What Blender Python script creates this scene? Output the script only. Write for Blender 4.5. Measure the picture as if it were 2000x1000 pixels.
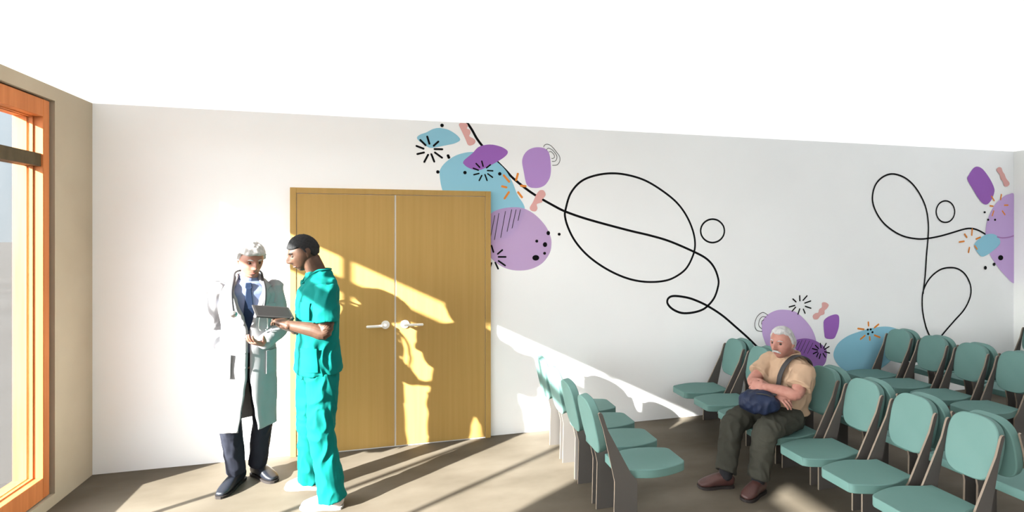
import bpy, bmesh, math, random
from mathutils import Vector, Matrix, noise

# ------------------------------------------------------------------ scene, camera, light
for o in list(bpy.data.objects):
    bpy.data.objects.remove(o, do_unlink=True)
scene = bpy.context.scene
COL = scene.collection
random.seed(7)
PI = math.pi
YAW = math.atan2(227, 954)          # camera turned this far to the right of the left wall's direction
EYE = 1.75

cam_d = bpy.data.cameras.new('camera')
cam = bpy.data.objects.new('camera', cam_d)
COL.objects.link(cam)
cam.location = (0, 0, EYE)
cam.rotation_euler = (PI / 2, 0, -YAW)
cam_d.sensor_fit = 'HORIZONTAL'
cam_d.sensor_width = 36.0
cam_d.lens = 36.0 * 954.0 / 2000.0
cam_d.shift_y = -0.0225
cam_d.clip_start = 0.02
cam_d.clip_end = 600
scene.camera = cam

scene.view_settings.view_transform = 'Standard'
scene.view_settings.look = 'None'
scene.view_settings.gamma = 1.0
scene.view_settings.exposure = 0.82
scene.view_settings.use_curve_mapping = False

SUN_DIR = Vector((1.0, 0.565, -0.490)).normalized()      # the way the sunlight travels
SUN_STRENGTH = 29.0
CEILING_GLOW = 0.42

sun_d = bpy.data.lights.new('sun', 'SUN')
sun_d.energy = SUN_STRENGTH
sun_d.angle = math.radians(0.85)
sun_d.color = (1.0, 0.965, 0.90)
sun = bpy.data.objects.new('sun', sun_d)
COL.objects.link(sun)
sun.location = (-12, -6, 8)
sun.rotation_euler = SUN_DIR.to_track_quat('-Z', 'Y').to_euler()

world = bpy.data.worlds.new('sky')
scene.world = world
world.use_nodes = True
wt = world.node_tree
wt.nodes.clear()
def wn(kind, **kw):
    n = wt.nodes.new(kind)
    for k, v in kw.items():
        setattr(n, k, v)
    return n
def wl(a, b): wt.links.new(a, b)
w_out = wn('ShaderNodeOutputWorld')
w_bg = wn('ShaderNodeBackground')
w_co = wn('ShaderNodeTexCoord')
w_sep = wn('ShaderNodeSeparateXYZ')
wl(w_co.outputs['Generated'], w_sep.inputs[0])
w_ramp = wn('ShaderNodeValToRGB')                        # blue deepening above a pale horizon
w_ramp.color_ramp.elements[0].position = 0.0
w_ramp.color_ramp.elements[0].color = (0.28, 0.325, 0.355, 1)
w_ramp.color_ramp.elements[1].position = 0.45
w_ramp.color_ramp.elements[1].color = (0.14, 0.26, 0.36, 1)
wl(w_sep.outputs['Z'], w_ramp.inputs[0])
w_noise = wn('ShaderNodeTexNoise')                       # soft clouds
w_noise.inputs['Scale'].default_value = 3.2
w_noise.inputs['Detail'].default_value = 5
wl(w_co.outputs['Generated'], w_noise.inputs['Vector'])
w_cr = wn('ShaderNodeValToRGB')
w_cr.color_ramp.elements[0].position = 0.48
w_cr.color_ramp.elements[1].position = 0.66
wl(w_noise.outputs['Fac'], w_cr.inputs[0])
w_mix = wn('ShaderNodeMix', data_type='RGBA')
wl(w_cr.outputs[0], w_mix.inputs[0])
wl(w_ramp.outputs[0], w_mix.inputs[6])
w_mix.inputs[7].default_value = (0.40, 0.42, 0.44, 1)
# bright haze round the sun
w_dot = wn('ShaderNodeVectorMath', operation='DOT_PRODUCT')
wl(w_co.outputs['Generated'], w_dot.inputs[0])
w_dot.inputs[1].default_value = tuple(-SUN_DIR)
w_max = wn('ShaderNodeMath', operation='MAXIMUM')
wl(w_dot.outputs['Value'], w_max.inputs[0]); w_max.inputs[1].default_value = 0.0
w_pow = wn('ShaderNodeMath', operation='POWER')
wl(w_max.outputs[0], w_pow.inputs[0]); w_pow.inputs[1].default_value = 2.0
w_mul = wn('ShaderNodeMath', operation='MULTIPLY')
wl(w_pow.outputs[0], w_mul.inputs[0]); w_mul.inputs[1].default_value = 3.2
w_hz = wn('ShaderNodeMix', data_type='RGBA', blend_type='ADD')
w_hz.inputs[0].default_value = 1.0
w_sc = wn('ShaderNodeVectorMath', operation='SCALE')
w_sc.inputs[0].default_value = (0.97, 0.98, 1.0)
wl(w_mul.outputs[0], w_sc.inputs['Scale'])
wl(w_mix.outputs[2], w_hz.inputs[6]); wl(w_sc.outputs[0], w_hz.inputs[7])
# bright lobe added low in the unseen western sky to light the chairs
w_dot2 = wn('ShaderNodeVectorMath', operation='DOT_PRODUCT')
wl(w_co.outputs['Generated'], w_dot2.inputs[0])
w_dot2.inputs[1].default_value = tuple(Vector((-1.0, -0.08, 0.16)).normalized())
w_max2 = wn('ShaderNodeMath', operation='MAXIMUM'); wl(w_dot2.outputs['Value'], w_max2.inputs[0]); w_max2.inputs[1].default_value = 0.0
w_pow2 = wn('ShaderNodeMath', operation='POWER'); wl(w_max2.outputs[0], w_pow2.inputs[0]); w_pow2.inputs[1].default_value = 7.0
w_mul2 = wn('ShaderNodeMath', operation='MULTIPLY'); wl(w_pow2.outputs[0], w_mul2.inputs[0]); w_mul2.inputs[1].default_value = 17.0
w_sc2 = wn('ShaderNodeVectorMath', operation='SCALE'); w_sc2.inputs[0].default_value = (1.0, 0.98, 0.95)
wl(w_mul2.outputs[0], w_sc2.inputs['Scale'])
w_cl = wn('ShaderNodeMix', data_type='RGBA', blend_type='ADD'); w_cl.inputs[0].default_value = 1.0
wl(w_hz.outputs[2], w_cl.inputs[6]); wl(w_sc2.outputs[0], w_cl.inputs[7])
wl(w_cl.outputs[2], w_bg.inputs['Color'])
w_bg.inputs['Strength'].default_value = 1.0
wl(w_bg.outputs[0], w_out.inputs[0])

# ------------------------------------------------------------------ materials
def srgb(r, g, b):
    f = lambda c: (c / 255 / 12.92) if c / 255 <= 0.04045 else ((c / 255 + 0.055) / 1.055) ** 2.4
    return (f(r), f(g), f(b), 1)

class NT:
    def __init__(s, name):
        s.m = bpy.data.materials.new(name); s.m.use_nodes = True
        s.t = s.m.node_tree; s.t.nodes.clear()
        s.out = s.n('ShaderNodeOutputMaterial')
    def n(s, kind, **kw):
        x = s.t.nodes.new(kind)
        for k, v in kw.items(): setattr(x, k, v)
        return x
    def l(s, a, b): s.t.links.new(a, b)

def lin(r, g, b): return (r, g, b, 1)

def mat(name, col, rough=0.6, col2=None, scale=(8, 8, 8), detail=4, bump=0.0, bscale=60, metal=0.0, spec=0.3, lo=0.35, hi=0.65):
    q = NT(name)
    p = q.n('ShaderNodeBsdfPrincipled')
    p.inputs['Roughness'].default_value = rough
    p.inputs['Metallic'].default_value = metal
    p.inputs['Specular IOR Level'].default_value = spec
    q.l(p.outputs[0], q.out.inputs[0])
    p.inputs['Base Color'].default_value = col
    tc = q.n('ShaderNodeTexCoord')
    if col2 is not None:
        mp = q.n('ShaderNodeMapping'); mp.inputs['Scale'].default_value = scale
        q.l(tc.outputs['Object'], mp.inputs[0])
        nz = q.n('ShaderNodeTexNoise'); nz.inputs['Scale'].default_value = 1.0; nz.inputs['Detail'].default_value = detail
        q.l(mp.outputs[0], nz.inputs['Vector'])
        cr = q.n('ShaderNodeValToRGB')
        cr.color_ramp.elements[0].position = lo; cr.color_ramp.elements[0].color = col
        cr.color_ramp.elements[1].position = hi; cr.color_ramp.elements[1].color = col2
        q.l(nz.outputs['Fac'], cr.inputs[0]); q.l(cr.outputs[0], p.inputs['Base Color'])
    if bump > 0:
        bz = q.n('ShaderNodeTexNoise'); bz.inputs['Scale'].default_value = bscale; bz.inputs['Detail'].default_value = 5
        q.l(tc.outputs['Object'], bz.inputs['Vector'])
        bp = q.n('ShaderNodeBump'); bp.inputs['Strength'].default_value = bump; bp.inputs['Distance'].default_value = 0.01
        q.l(bz.outputs['Fac'], bp.inputs['Height']); q.l(bp.outputs[0], p.inputs['Normal'])
    return q.m

def veil(name, col, alpha):
    q = NT(name)
    d = q.n('ShaderNodeBsdfDiffuse'); d.inputs[0].default_value = col
    t = q.n('ShaderNodeBsdfTransparent')
    m = q.n('ShaderNodeMixShader'); m.inputs[0].default_value = alpha
    q.l(t.outputs[0], m.inputs[1]); q.l(d.outputs[0], m.inputs[2]); q.l(m.outputs[0], q.out.inputs[0])
    return q.m

def glass_mat():
    q = NT('window_glass')
    t = q.n('ShaderNodeBsdfTransparent'); t.inputs[0].default_value = (0.97, 0.98, 0.98, 1)
    g = q.n('ShaderNodeBsdfGlossy'); g.inputs['Roughness'].default_value = 0.02
    lw = q.n('ShaderNodeLayerWeight'); lw.inputs['Blend'].default_value = 0.5
    pw = q.n('ShaderNodeMath', operation='POWER'); pw.inputs[1].default_value = 5.0
    ma = q.n('ShaderNodeMath', operation='MULTIPLY_ADD'); ma.inputs[1].default_value = 0.9; ma.inputs[2].default_value = 0.03
    q.l(lw.outputs['Facing'], pw.inputs[0]); q.l(pw.outputs[0], ma.inputs[0])
    m = q.n('ShaderNodeMixShader')
    q.l(ma.outputs[0], m.inputs[0]); q.l(t.outputs[0], m.inputs[1]); q.l(g.outputs[0], m.inputs[2])
    q.l(m.outputs[0], q.out.inputs[0])
    return q.m

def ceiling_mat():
    q = NT('white_ceiling_added_glow')
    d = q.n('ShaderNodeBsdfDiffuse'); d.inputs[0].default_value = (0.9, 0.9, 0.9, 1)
    e = q.n('ShaderNodeEmission'); e.inputs[0].default_value = (0.965, 0.99, 1.0, 1); e.inputs[1].default_value = CEILING_GLOW  # glow added to a plain ceiling, to whiten it and fill the room
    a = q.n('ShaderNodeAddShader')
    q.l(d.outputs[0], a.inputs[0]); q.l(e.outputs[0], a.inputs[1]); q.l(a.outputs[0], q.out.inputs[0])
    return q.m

M = {}
M['floor'] = mat('floor_concrete', lin(0.086, 0.072, 0.054), 0.75, lin(0.124, 0.106, 0.083), (1.6, 3.2, 1), 9, 0.05, 30, spec=0.15)
M['wall'] = mat('white_paint', lin(0.87, 0.885, 0.895), 0.8, lin(0.89, 0.905, 0.915), (1.2, 1.2, 1.2), 3, 0.02, 140, spec=0.1)
M['wall_beige'] = mat('beige_plaster', lin(0.42, 0.355, 0.265), 0.85, lin(0.455, 0.39, 0.295), (2, 2, 2), 5, 0.04, 120, spec=0.1)
M['wall_grey'] = mat('pale_grey_paint', lin(0.80, 0.81, 0.79), 0.8, spec=0.1)
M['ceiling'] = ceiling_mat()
M['door'] = mat('yellow_oak_veneer', lin(0.39, 0.245, 0.074), 0.5, lin(0.42, 0.265, 0.084), (38, 38, 1.1), 4, spec=0.25)
M['door_line'] = mat('pale_gap_light', lin(0.80, 0.79, 0.76), 0.5)
M['white_metal'] = mat('white_lacquered_metal', lin(0.82, 0.81, 0.78), 0.3, spec=0.5)
M['steel'] = mat('steel', lin(0.45, 0.45, 0.45), 0.3, metal=1.0)
M['frame'] = mat('orange_timber', lin(0.46, 0.150, 0.045), 0.55, lin(0.56, 0.195, 0.062), (30, 30, 1.6), 4, spec=0.2)
M['frame_gap'] = mat('brown_shadow_gap', lin(0.10, 0.065, 0.045), 0.8)
M['transom'] = mat('dark_brown_bar', lin(0.060, 0.042, 0.018), 0.6, lin(0.082, 0.06, 0.028), (30, 30, 12), 3)
M['glass'] = glass_mat()
M['ground'] = mat('outdoor_paving', lin(0.052, 0.049, 0.047), 0.9, lin(0.060, 0.057, 0.055), (0.4, 0.4, 0.4), 6, spec=0.05)
M['teal'] = mat('teal_upholstery', lin(0.100, 0.196, 0.180), 0.6, lin(0.110, 0.208, 0.192), (5, 5, 5), 3, 0.015, 220, spec=0.25)
M['panel'] = mat('grey_brown_laminate', lin(0.090, 0.083, 0.077), 0.6, spec=0.2)
M['panel_edge'] = mat('pale_plywood_edge', lin(0.21, 0.17, 0.135), 0.7, spec=0.1)
# mural paints
M['black'] = mat('black_paint', lin(0.006, 0.006, 0.007), 0.7, spec=0.05)
M['ink'] = mat('thin_ink', lin(0.035, 0.033, 0.036), 0.7, spec=0.05)
M['blue'] = mat('pale_blue_paint', lin(0.27, 0.55, 0.69), 0.8, spec=0.05)
M['violet'] = mat('violet_paint', lin(0.32, 0.135, 0.47), 0.8, spec=0.05)
M['lilac'] = mat('lilac_paint', lin(0.53, 0.375, 0.67), 0.8, spec=0.05)
M['lilac_deep'] = mat('deep_lilac_paint', lin(0.45, 0.275, 0.61), 0.8, spec=0.05)
M['lilac_veil'] = veil('lilac_glaze', lin(0.555, 0.375, 0.665), 0.74)
M['violet_veil'] = veil('violet_glaze', lin(0.31, 0.125, 0.46), 0.72)
M['pink'] = mat('pink_paint', lin(0.72, 0.40, 0.38), 0.8, spec=0.05)
M['orange'] = mat('orange_paint', lin(0.74, 0.25, 0.05), 0.8, spec=0.05)
M['mauve'] = mat('mauve_paint', lin(0.36, 0.20, 0.44), 0.8, spec=0.05)
# people
M['skin_fair'] = mat('fair_skin', lin(0.25, 0.115, 0.080), 0.55, lin(0.28, 0.135, 0.095), (25, 25, 25), 3)
M['skin_old'] = mat('ruddy_skin', lin(0.30, 0.135, 0.105), 0.55, lin(0.35, 0.175, 0.14), (22, 22, 22), 3)
M['skin_dark'] = mat('dark_skin', lin(0.058, 0.030, 0.019), 0.5, lin(0.078, 0.040, 0.025), (25, 25, 25), 3)
M['hair_white'] = mat('white_hair', lin(0.36, 0.355, 0.35), 0.7, lin(0.52, 0.51, 0.50), (60, 60, 20), 4, 0.3, 120)
M['hair_grey'] = mat('silver_hair', lin(0.30, 0.30, 0.30), 0.7, lin(0.42, 0.42, 0.42), (60, 60, 20), 4, 0.3, 120)
M['hair_black'] = mat('black_hair', lin(0.008, 0.009, 0.010), 0.8, lin(0.016, 0.016, 0.018), (80, 80, 80), 4, 0.5, 200)
M['coat'] = mat('white_coat_cotton', lin(0.26, 0.26, 0.272), 0.85, spec=0.1, bump=0.08, bscale=18)
M['shirt_blue'] = mat('light_blue_shirt', lin(0.17, 0.21, 0.34), 0.8, spec=0.1)
M['tie'] = mat('navy_tie', lin(0.012, 0.022, 0.05), 0.7, spec=0.1)
M['navy'] = mat('navy_trousers', lin(0.014, 0.016, 0.025), 0.8, bump=0.1, bscale=14, spec=0.15)
M['shoe_black'] = mat('black_leather', lin(0.010, 0.012, 0.018), 0.35, spec=0.5)
M['scrub'] = mat('teal_green_scrubs', lin(0.0015, 0.120, 0.108), 0.85, lin(0.002, 0.142, 0.128), (4, 4, 2), 3, 0.1, 14, spec=0.1)
M['shoe_white'] = mat('white_canvas_shoe', lin(0.42, 0.37, 0.34), 0.8)
M['sole'] = mat('pale_rubber_sole', lin(0.30, 0.28, 0.26), 0.8)
M['rubber'] = mat('grey_rubber_tube', lin(0.05, 0.05, 0.055), 0.5)
M['tablet'] = mat('dark_grey_tablet', lin(0.03, 0.029, 0.03), 0.6)
M['tablet_screen'] = mat('dark_glass_screen', lin(0.020, 0.019, 0.020), 0.6, spec=0.1)
M['tan'] = mat('tan_cotton_shirt', lin(0.34, 0.235, 0.160), 0.85, lin(0.37, 0.255, 0.175), (5, 5, 5), 3, 0.1, 16, spec=0.1)
M['olive'] = mat('dark_olive_trousers', lin(0.034, 0.034, 0.028), 0.85, lin(0.042, 0.042, 0.034), (5, 5, 5), 3, 0.1, 14, spec=0.1)
M['shoe_brown'] = mat('oxblood_leather', lin(0.048, 0.020, 0.018), 0.45, lin(0.068, 0.030, 0.026), (12, 12, 12), 3, spec=0.4)
M['sole_dark'] = mat('dark_rubber_sole', lin(0.02, 0.016, 0.015), 0.8)
M['bag'] = mat('navy_nylon_bag', lin(0.004, 0.008, 0.024), 0.6, lin(0.007, 0.014, 0.042), (9, 9, 9), 3, 0.1, 20)
M['strap'] = mat('charcoal_strap', lin(0.035, 0.034, 0.036), 0.7)
M['eye'] = mat('eye_dark', lin(0.02, 0.014, 0.010), 0.25, spec=0.5)
M['lip'] = mat('lip', lin(0.25, 0.075, 0.06), 0.5)
M['sock'] = mat('black_sock', lin(0.012, 0.012, 0.015), 0.9)

# ------------------------------------------------------------------ builders
def link(o, parent=None):
    COL.objects.link(o)
    if parent is not None: o.parent = parent
    return o

def tag(o, label=None, cat=None, group=None, kind=None):
    if label: o['label'] = label
    if cat: o['category'] = cat
    if group: o['group'] = group
    if kind: o['kind'] = kind
    return o

def empty(name, loc, rz=0.0):
    o = bpy.data.objects.new(name, None)
    o.empty_display_size = 0.1
    o.location = loc; o.rotation_euler = (0, 0, rz)
    return link(o)

def mesh_obj(name, bm, mats, parent=None, smooth=False, loc=None):
    me = bpy.data.meshes.new(name)
    bmesh.ops.recalc_face_normals(bm, faces=bm.faces)
    bm.to_mesh(me); bm.free()
    for m in (mats if isinstance(mats, (list, tuple)) else [mats]): me.materials.append(M[m])
    if smooth:
        for p in me.polygons: p.use_smooth = True
    o = bpy.data.objects.new(name, me)
    if loc: o.location = loc
    return link(o, parent)

def box(bm, x0, x1, y0, y1, z0, z1, mi=0):
    v = [bm.verts.new(p) for p in ((x0,y0,z0),(x1,y0,z0),(x1,y1,z0),(x0,y1,z0),(x0,y0,z1),(x1,y0,z1),(x1,y1,z1),(x0,y1,z1))]
    for f in ((0,3,2,1),(4,5,6,7),(0,1,5,4),(1,2,6,5),(2,3,7,6),(3,0,4,7)):
        fc = bm.faces.new([v[i] for i in f]); fc.material_index = mi
    return v

def prism(bm, poly, axis, a0, a1, mi_face=0, mi_edge=0):
    """poly: 2-D outline; axis 'y': poly=(x,z); 'z': poly=(x,y); 'x': poly=(y,z)."""
    def p3(p, a):
        return {'y': (p[0], a, p[1]), 'z': (p[0], p[1], a), 'x': (a, p[0], p[1])}[axis]
    A = [bm.verts.new(p3(p, a0)) for p in poly]; B = [bm.verts.new(p3(p, a1)) for p in poly]
    f = bm.faces.new(A); f.material_index = mi_face
    f = bm.faces.new(B[::-1]); f.material_index = mi_face
    n = len(poly)
    for i in range(n):
        f = bm.faces.new((A[i], A[(i+1) % n], B[(i+1) % n], B[i])); f.material_index = mi_edge

def bevel(o, w, seg=2, angle=0.6):
    md = o.modifiers.new('bevel', 'BEVEL'); md.width = w; md.segments = seg
    md.limit_method = 'ANGLE'; md.angle_limit = angle
    return o

def catmull(pts, n, closed=False):
    P = [Vector(p) for p in pts]; out = []
    N = len(P)
    for i in range(N if closed else N - 1):
        if closed: p0, p1, p2, p3 = P[(i-1) % N], P[i], P[(i+1) % N], P[(i+2) % N]
        else: p0, p1, p2, p3 = P[max(i-1, 0)], P[i], P[i+1], P[min(i+2, N-1)]
        for k in range(n):
            t = k / n; t2 = t*t; t3 = t2*t
            out.append(0.5*((2*p1)+(p2-p0)*t+(2*p0-5*p1+4*p2-p3)*t2+(3*p1-p0-3*p2+p3)*t3))
    if not closed: out.append(P[-1].copy())
    return out

def tube(bm, pts, radii, ref=(0, 0, 1), n=18, sub=5, cap=True, mi=0, power=2.0):
    """closed loft along a smooth path; radii are r or (a, b), a measured along ref."""
    R = [(r, r) if not isinstance(r, (tuple, list)) else r for r in radii]
    ext = [tuple(p) + tuple(r) for p, r in zip(pts, R)]
    # interpolate position and radius together
    V5 = []
    N = len(ext)
    for i in range(N - 1):
        for k in range(sub):
            t = k / sub; t2 = t*t; t3 = t2*t
            e = [ext[max(i-1, 0)], ext[i], ext[i+1], ext[min(i+2, N-1)]]
            V5.append([0.5*((2*e[1][j])+(e[2][j]-e[0][j])*t+(2*e[0][j]-5*e[1][j]+4*e[2][j]-e[3][j])*t2+(3*e[1][j]-e[0][j]-3*e[2][j]+e[3][j])*t3) for j in range(5)])
    V5.append(list(ext[-1]))
    C = [Vector(v[:3]) for v in V5]
    ref = Vector(ref)
    rings = []
    m = len(C)
    def frame(i):
        t = (C[min(i+1, m-1)] - C[max(i-1, 0)]).normalized()
        a = ref - t*ref.dot(t)
        if a.length < 1e-4: a = t.orthogonal()
        a.normalize(); b = t.cross(a)
        return t, a, b
    def ring(c, a, b, ra, rb):
        vs = []
        for k in range(n):
            th = 2*PI*k/n; cs, sn = math.cos(th), math.sin(th)
            cs = math.copysign(abs(cs)**(2/power), cs); sn = math.copysign(abs(sn)**(2/power), sn)
            vs.append(bm.verts.new(c + a*(ra*cs) + b*(rb*sn)))
        return vs
    if cap:
        t, a, b = frame(0); ra, rb = V5[0][3:]; rm = min(ra, rb)
        tip0 = bm.verts.new(C[0] - t*rm*0.75)
        rings.append(ring(C[0] - t*rm*0.5, a, b, ra*0.68, rb*0.68))
    for i in range(m):
        t, a, b = frame(i)
        rings.append(ring(C[i], a, b, max(V5[i][3], 1e-4), max(V5[i][4], 1e-4)))
    if cap:
        t, a, b = frame(m-1); ra, rb = V5[-1][3:]; rm = min(ra, rb)
        rings.append(ring(C[-1] + t*rm*0.5, a, b, ra*0.68, rb*0.68))
        tip1 = bm.verts.new(C[-1] + t*rm*0.75)
    for i in range(len(rings)-1):
        for k in range(n):
            f = bm.faces.new((rings[i][k], rings[i][(k+1) % n], rings[i+1][(k+1) % n], rings[i+1][k])); f.material_index = mi
    if cap:
        for k in range(n):
            bm.faces.new((tip0, rings[0][(k+1) % n], rings[0][k])).material_index = mi
            bm.faces.new((tip1, rings[-1][k], rings[-1][(k+1) % n])).material_index = mi
    else:
        bm.faces.new(rings[0][::-1]).material_index = mi; bm.faces.new(rings[-1]).material_index = mi

def fuse(name, bm, m, parent, voxel=0.005, smooth=3, fold=0.0, fscale=(22, 22, 7), mask=None):
    """closed overlapping shapes become one continuous surface; fold puts creases in the cloth."""
    me = bpy.data.meshes.new(name + '_source')
    bmesh.ops.recalc_face_normals(bm, faces=bm.faces)
    bm.to_mesh(me); bm.free()
    tmp = bpy.data.objects.new(name + '_source', me); COL.objects.link(tmp)
    r = tmp.modifiers.new('r', 'REMESH'); r.mode = 'VOXEL'; r.voxel_size = voxel
    if smooth:
        s = tmp.modifiers.new('s', 'SMOOTH'); s.iterations = smooth; s.factor = 0.5
    dg = bpy.context.evaluated_depsgraph_get()
    new = bpy.data.meshes.new_from_object(tmp.evaluated_get(dg))
    bpy.data.objects.remove(tmp, do_unlink=True); bpy.data.meshes.remove(me)
    new.name = name
    if fold > 0:
        nor = [v.normal.copy() for v in new.vertices]
        for v, nn in zip(new.vertices, nor):
            p = v.co
            q = Vector((p.x*fscale[0], p.y*fscale[1], p.z*fscale[2]))
            q += Vector((noise.noise(p*5), noise.noise(p*5+Vector((9, 1, 3))), 0))*1.2
            h = 1 - 2*abs(noise.noise(q))
            v.co = p + nn*(fold*(h-0.55))
    new.materials.clear(); new.materials.append(M[m])
    for p in new.polygons: p.use_smooth = True
    o = bpy.data.objects.new(name, new)
    return link(o, parent)

# ------------------------------------------------------------------ the room
XL, XR, YB, YF, H = -2.135, 6.93, 4.14, -3.2, 2.688     # left, right, mural wall, wall behind the camera, ceiling
XO = -2.335                                             # outer face of the window wall

def struct(name, bm, m, parent=None):
    o = mesh_obj(name, bm, m, parent)
    if parent is None: o['kind'] = 'structure'
    return o

bm = bmesh.new(); box(bm, XO, XR + 0.2, YF - 0.2, YB + 0.2, -0.12, 0); struct('floor', bm, 'floor')
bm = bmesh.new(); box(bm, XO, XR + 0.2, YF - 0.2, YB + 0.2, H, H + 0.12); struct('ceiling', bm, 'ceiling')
bm = bmesh.new(); box(bm, XL, XR, YB, YB + 0.2, 0, H); struct('wall_back', bm, 'wall')
bm = bmesh.new(); box(bm, XR, XR + 0.2, YF, YB + 0.2, 0, H); struct('wall_right', bm, 'wall_grey')
bm = bmesh.new(); box(bm, XL, XR, YF - 0.2, YF, 0, H); struct('wall_front', bm, 'wall')

WINDOWS = [(1.265, 3.656, (1.807, 2.435, 3.066), 2.588), (-2.250, 0.150, (-1.65, -1.05, -0.45), 2.520)]
Z0, ZI0 = 0.085, 0.215           # frame outside and inside heights
bm = bmesh.new()
edges = [YF - 0.2]
tops = []
for (a, b, _, top) in sorted(WINDOWS):
    edges += [a - 0.085, b + 0.085]; tops.append(top)
edges.append(YB + 0.2)
for i in range(0, len(edges), 2):
    box(bm, XO, XL, edges[i], edges[i+1], 0, H)
for i in range(1, len(edges) - 1, 2):
    box(bm, XO, XL, edges[i], edges[i+1], 0, Z0 - 0.012)
    box(bm, XO, XL, edges[i], edges[i+1], tops[i//2] + 0.012, H)
struct('wall_left', bm, 'wall_beige')

for wi, (a, b, mul, Z1) in enumerate(WINDOWS):
    ZI1 = Z1 - 0.110
    w = empty('window_%d' % (wi + 1), (0, 0, 0)); w['kind'] = 'structure'
    fx0, fx1 = -2.310, -2.147
    bm = bmesh.new()
    box(bm, fx0, fx1, a - 0.055, a, Z0, Z1); box(bm, fx0, fx1, b, b + 0.055, Z0, Z1)
    box(bm, fx0, fx1, a, b, Z0, ZI0); box(bm, fx0, fx1, a, b, ZI1, Z1)
    bevel(mesh_obj('window_frame', bm, 'frame', w), 0.003, 1)
    bm = bmesh.new()                                     # glazing bead round the glass
    for x0, x1 in ((-2.250, -2.232), (-2.218, -2.200)):
        box(bm, x0, x1, a, a + 0.006, ZI0, ZI1); box(bm, x0, x1, b - 0.006, b, ZI0, ZI1)
        box(bm, x0, x1, a + 0.006, b - 0.006, ZI0, ZI0 + 0.006); box(bm, x0, x1, a + 0.006, b - 0.006, ZI1 - 0.006, ZI1)
    mesh_obj('glazing_bead', bm, 'frame', w)
    bm = bmesh.new()                                     # recessed joint between frame and wall
    for y0, y1 in ((a - 0.085, a - 0.055), (b + 0.055, b + 0.085)):
        box(bm, -2.320, -2.185, y0, y1, Z0 - 0.012, Z1 + 0.012)
    box(bm, -2.320, -2.185, a - 0.055, b + 0.055, Z0 - 0.012, Z0); box(bm, -2.320, -2.185, a - 0.055, b + 0.055, Z1, Z1 + 0.012)
    mesh_obj('frame_joint', bm, 'frame_gap', w)
    bm = bmesh.new(); box(bm, -2.245, -2.160, a, b, 2.167, 2.247)
    t = mesh_obj('transom', bm, 'transom', w); t['label'] = 'dark brown bar across the window'
    for y in mul:
        for z0, z1 in ((ZI0, 2.167), (2.247, ZI1)):
            bm = bmesh.new(); box(bm, -2.243, -2.203, y - 0.014, y + 0.014, z0, z1)
            mesh_obj('mullion', bm, 'frame', w)
    ys = [a] + list(mul) + [b]
    for k in range(len(ys) - 1):
        for z0, z1 in ((ZI0, 2.167), (2.247, ZI1)):
            bm = bmesh.new(); box(bm, -2.228, -2.222, ys[k] + (0.014 if k else 0), ys[k+1] - (0.014 if k < len(ys) - 2 else 0), z0, z1)
            mesh_obj('pane', bm, 'glass', w)

bm = bmesh.new(); box(bm, -120, XO, -90, 120, -0.4, -0.14)
g = struct('ground', bm, 'ground')

# ------------------------------------------------------------------ double door
door = empty('door_1', (0, YB, 0)); door['kind'] = 'structure'
bm = bmesh.new()
box(bm, -0.803, -0.757, -0.036, 0, 0, 2.106); box(bm, 0.745, 0.791, -0.036, 0, 0, 2.106); box(bm, -0.757, 0.745, -0.036, 0, 2.062, 2.106)
bevel(mesh_obj('door_frame', bm, 'door', door), 0.002, 1)
bm = bmesh.new(); box(bm, -0.757, 0.745, -0.0245, -0.002, 0, 2.062)
t = mesh_obj('gap_light_strip', bm, 'door_line', door); t['label'] = 'pale strip painted as light in the gap between the leaves'  # pale colour stands in for light showing in the door gaps
for s, (x0, x1, hx) in ((-1, (-0.7535, -0.0105, -0.082)), (1, (0.0025, 0.7415, 0.074))):
    bm = bmesh.new(); box(bm, x0, x1, -0.032, -0.0245, 0.010, 2.0585)
    leaf = bevel(mesh_obj('door_leaf', bm, 'door', door), 0.0015, 1)
    bm = bmesh.new()
    c = Vector((hx, -0.032, 1.003))
    tube(bm, [c, c + Vector((0, -0.009, 0))], [0.034, 0.033], ref=(0, 0, 1), n=32, cap=False)
    tube(bm, [c, c + Vector((0, -0.030, 0)), c + Vector((0, -0.052, 0))], [0.012, 0.011, 0.011], ref=(0, 0, 1), n=16)
    tube(bm, [c + Vector((-s*0.006, -0.050, 0)), c + Vector((s*0.06, -0.053, -0.001)), c + Vector((s*0.140, -0.053, -0.002))], [0.0115, 0.0115, 0.0105], ref=(0, 0, 1), n=16)
    h = mesh_obj('door_handle', bm, 'white_metal', leaf, smooth=True); h['label'] = 'white lever handle with a round rose'
    h.data.set_sharp_from_angle(angle=0.7)

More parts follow.
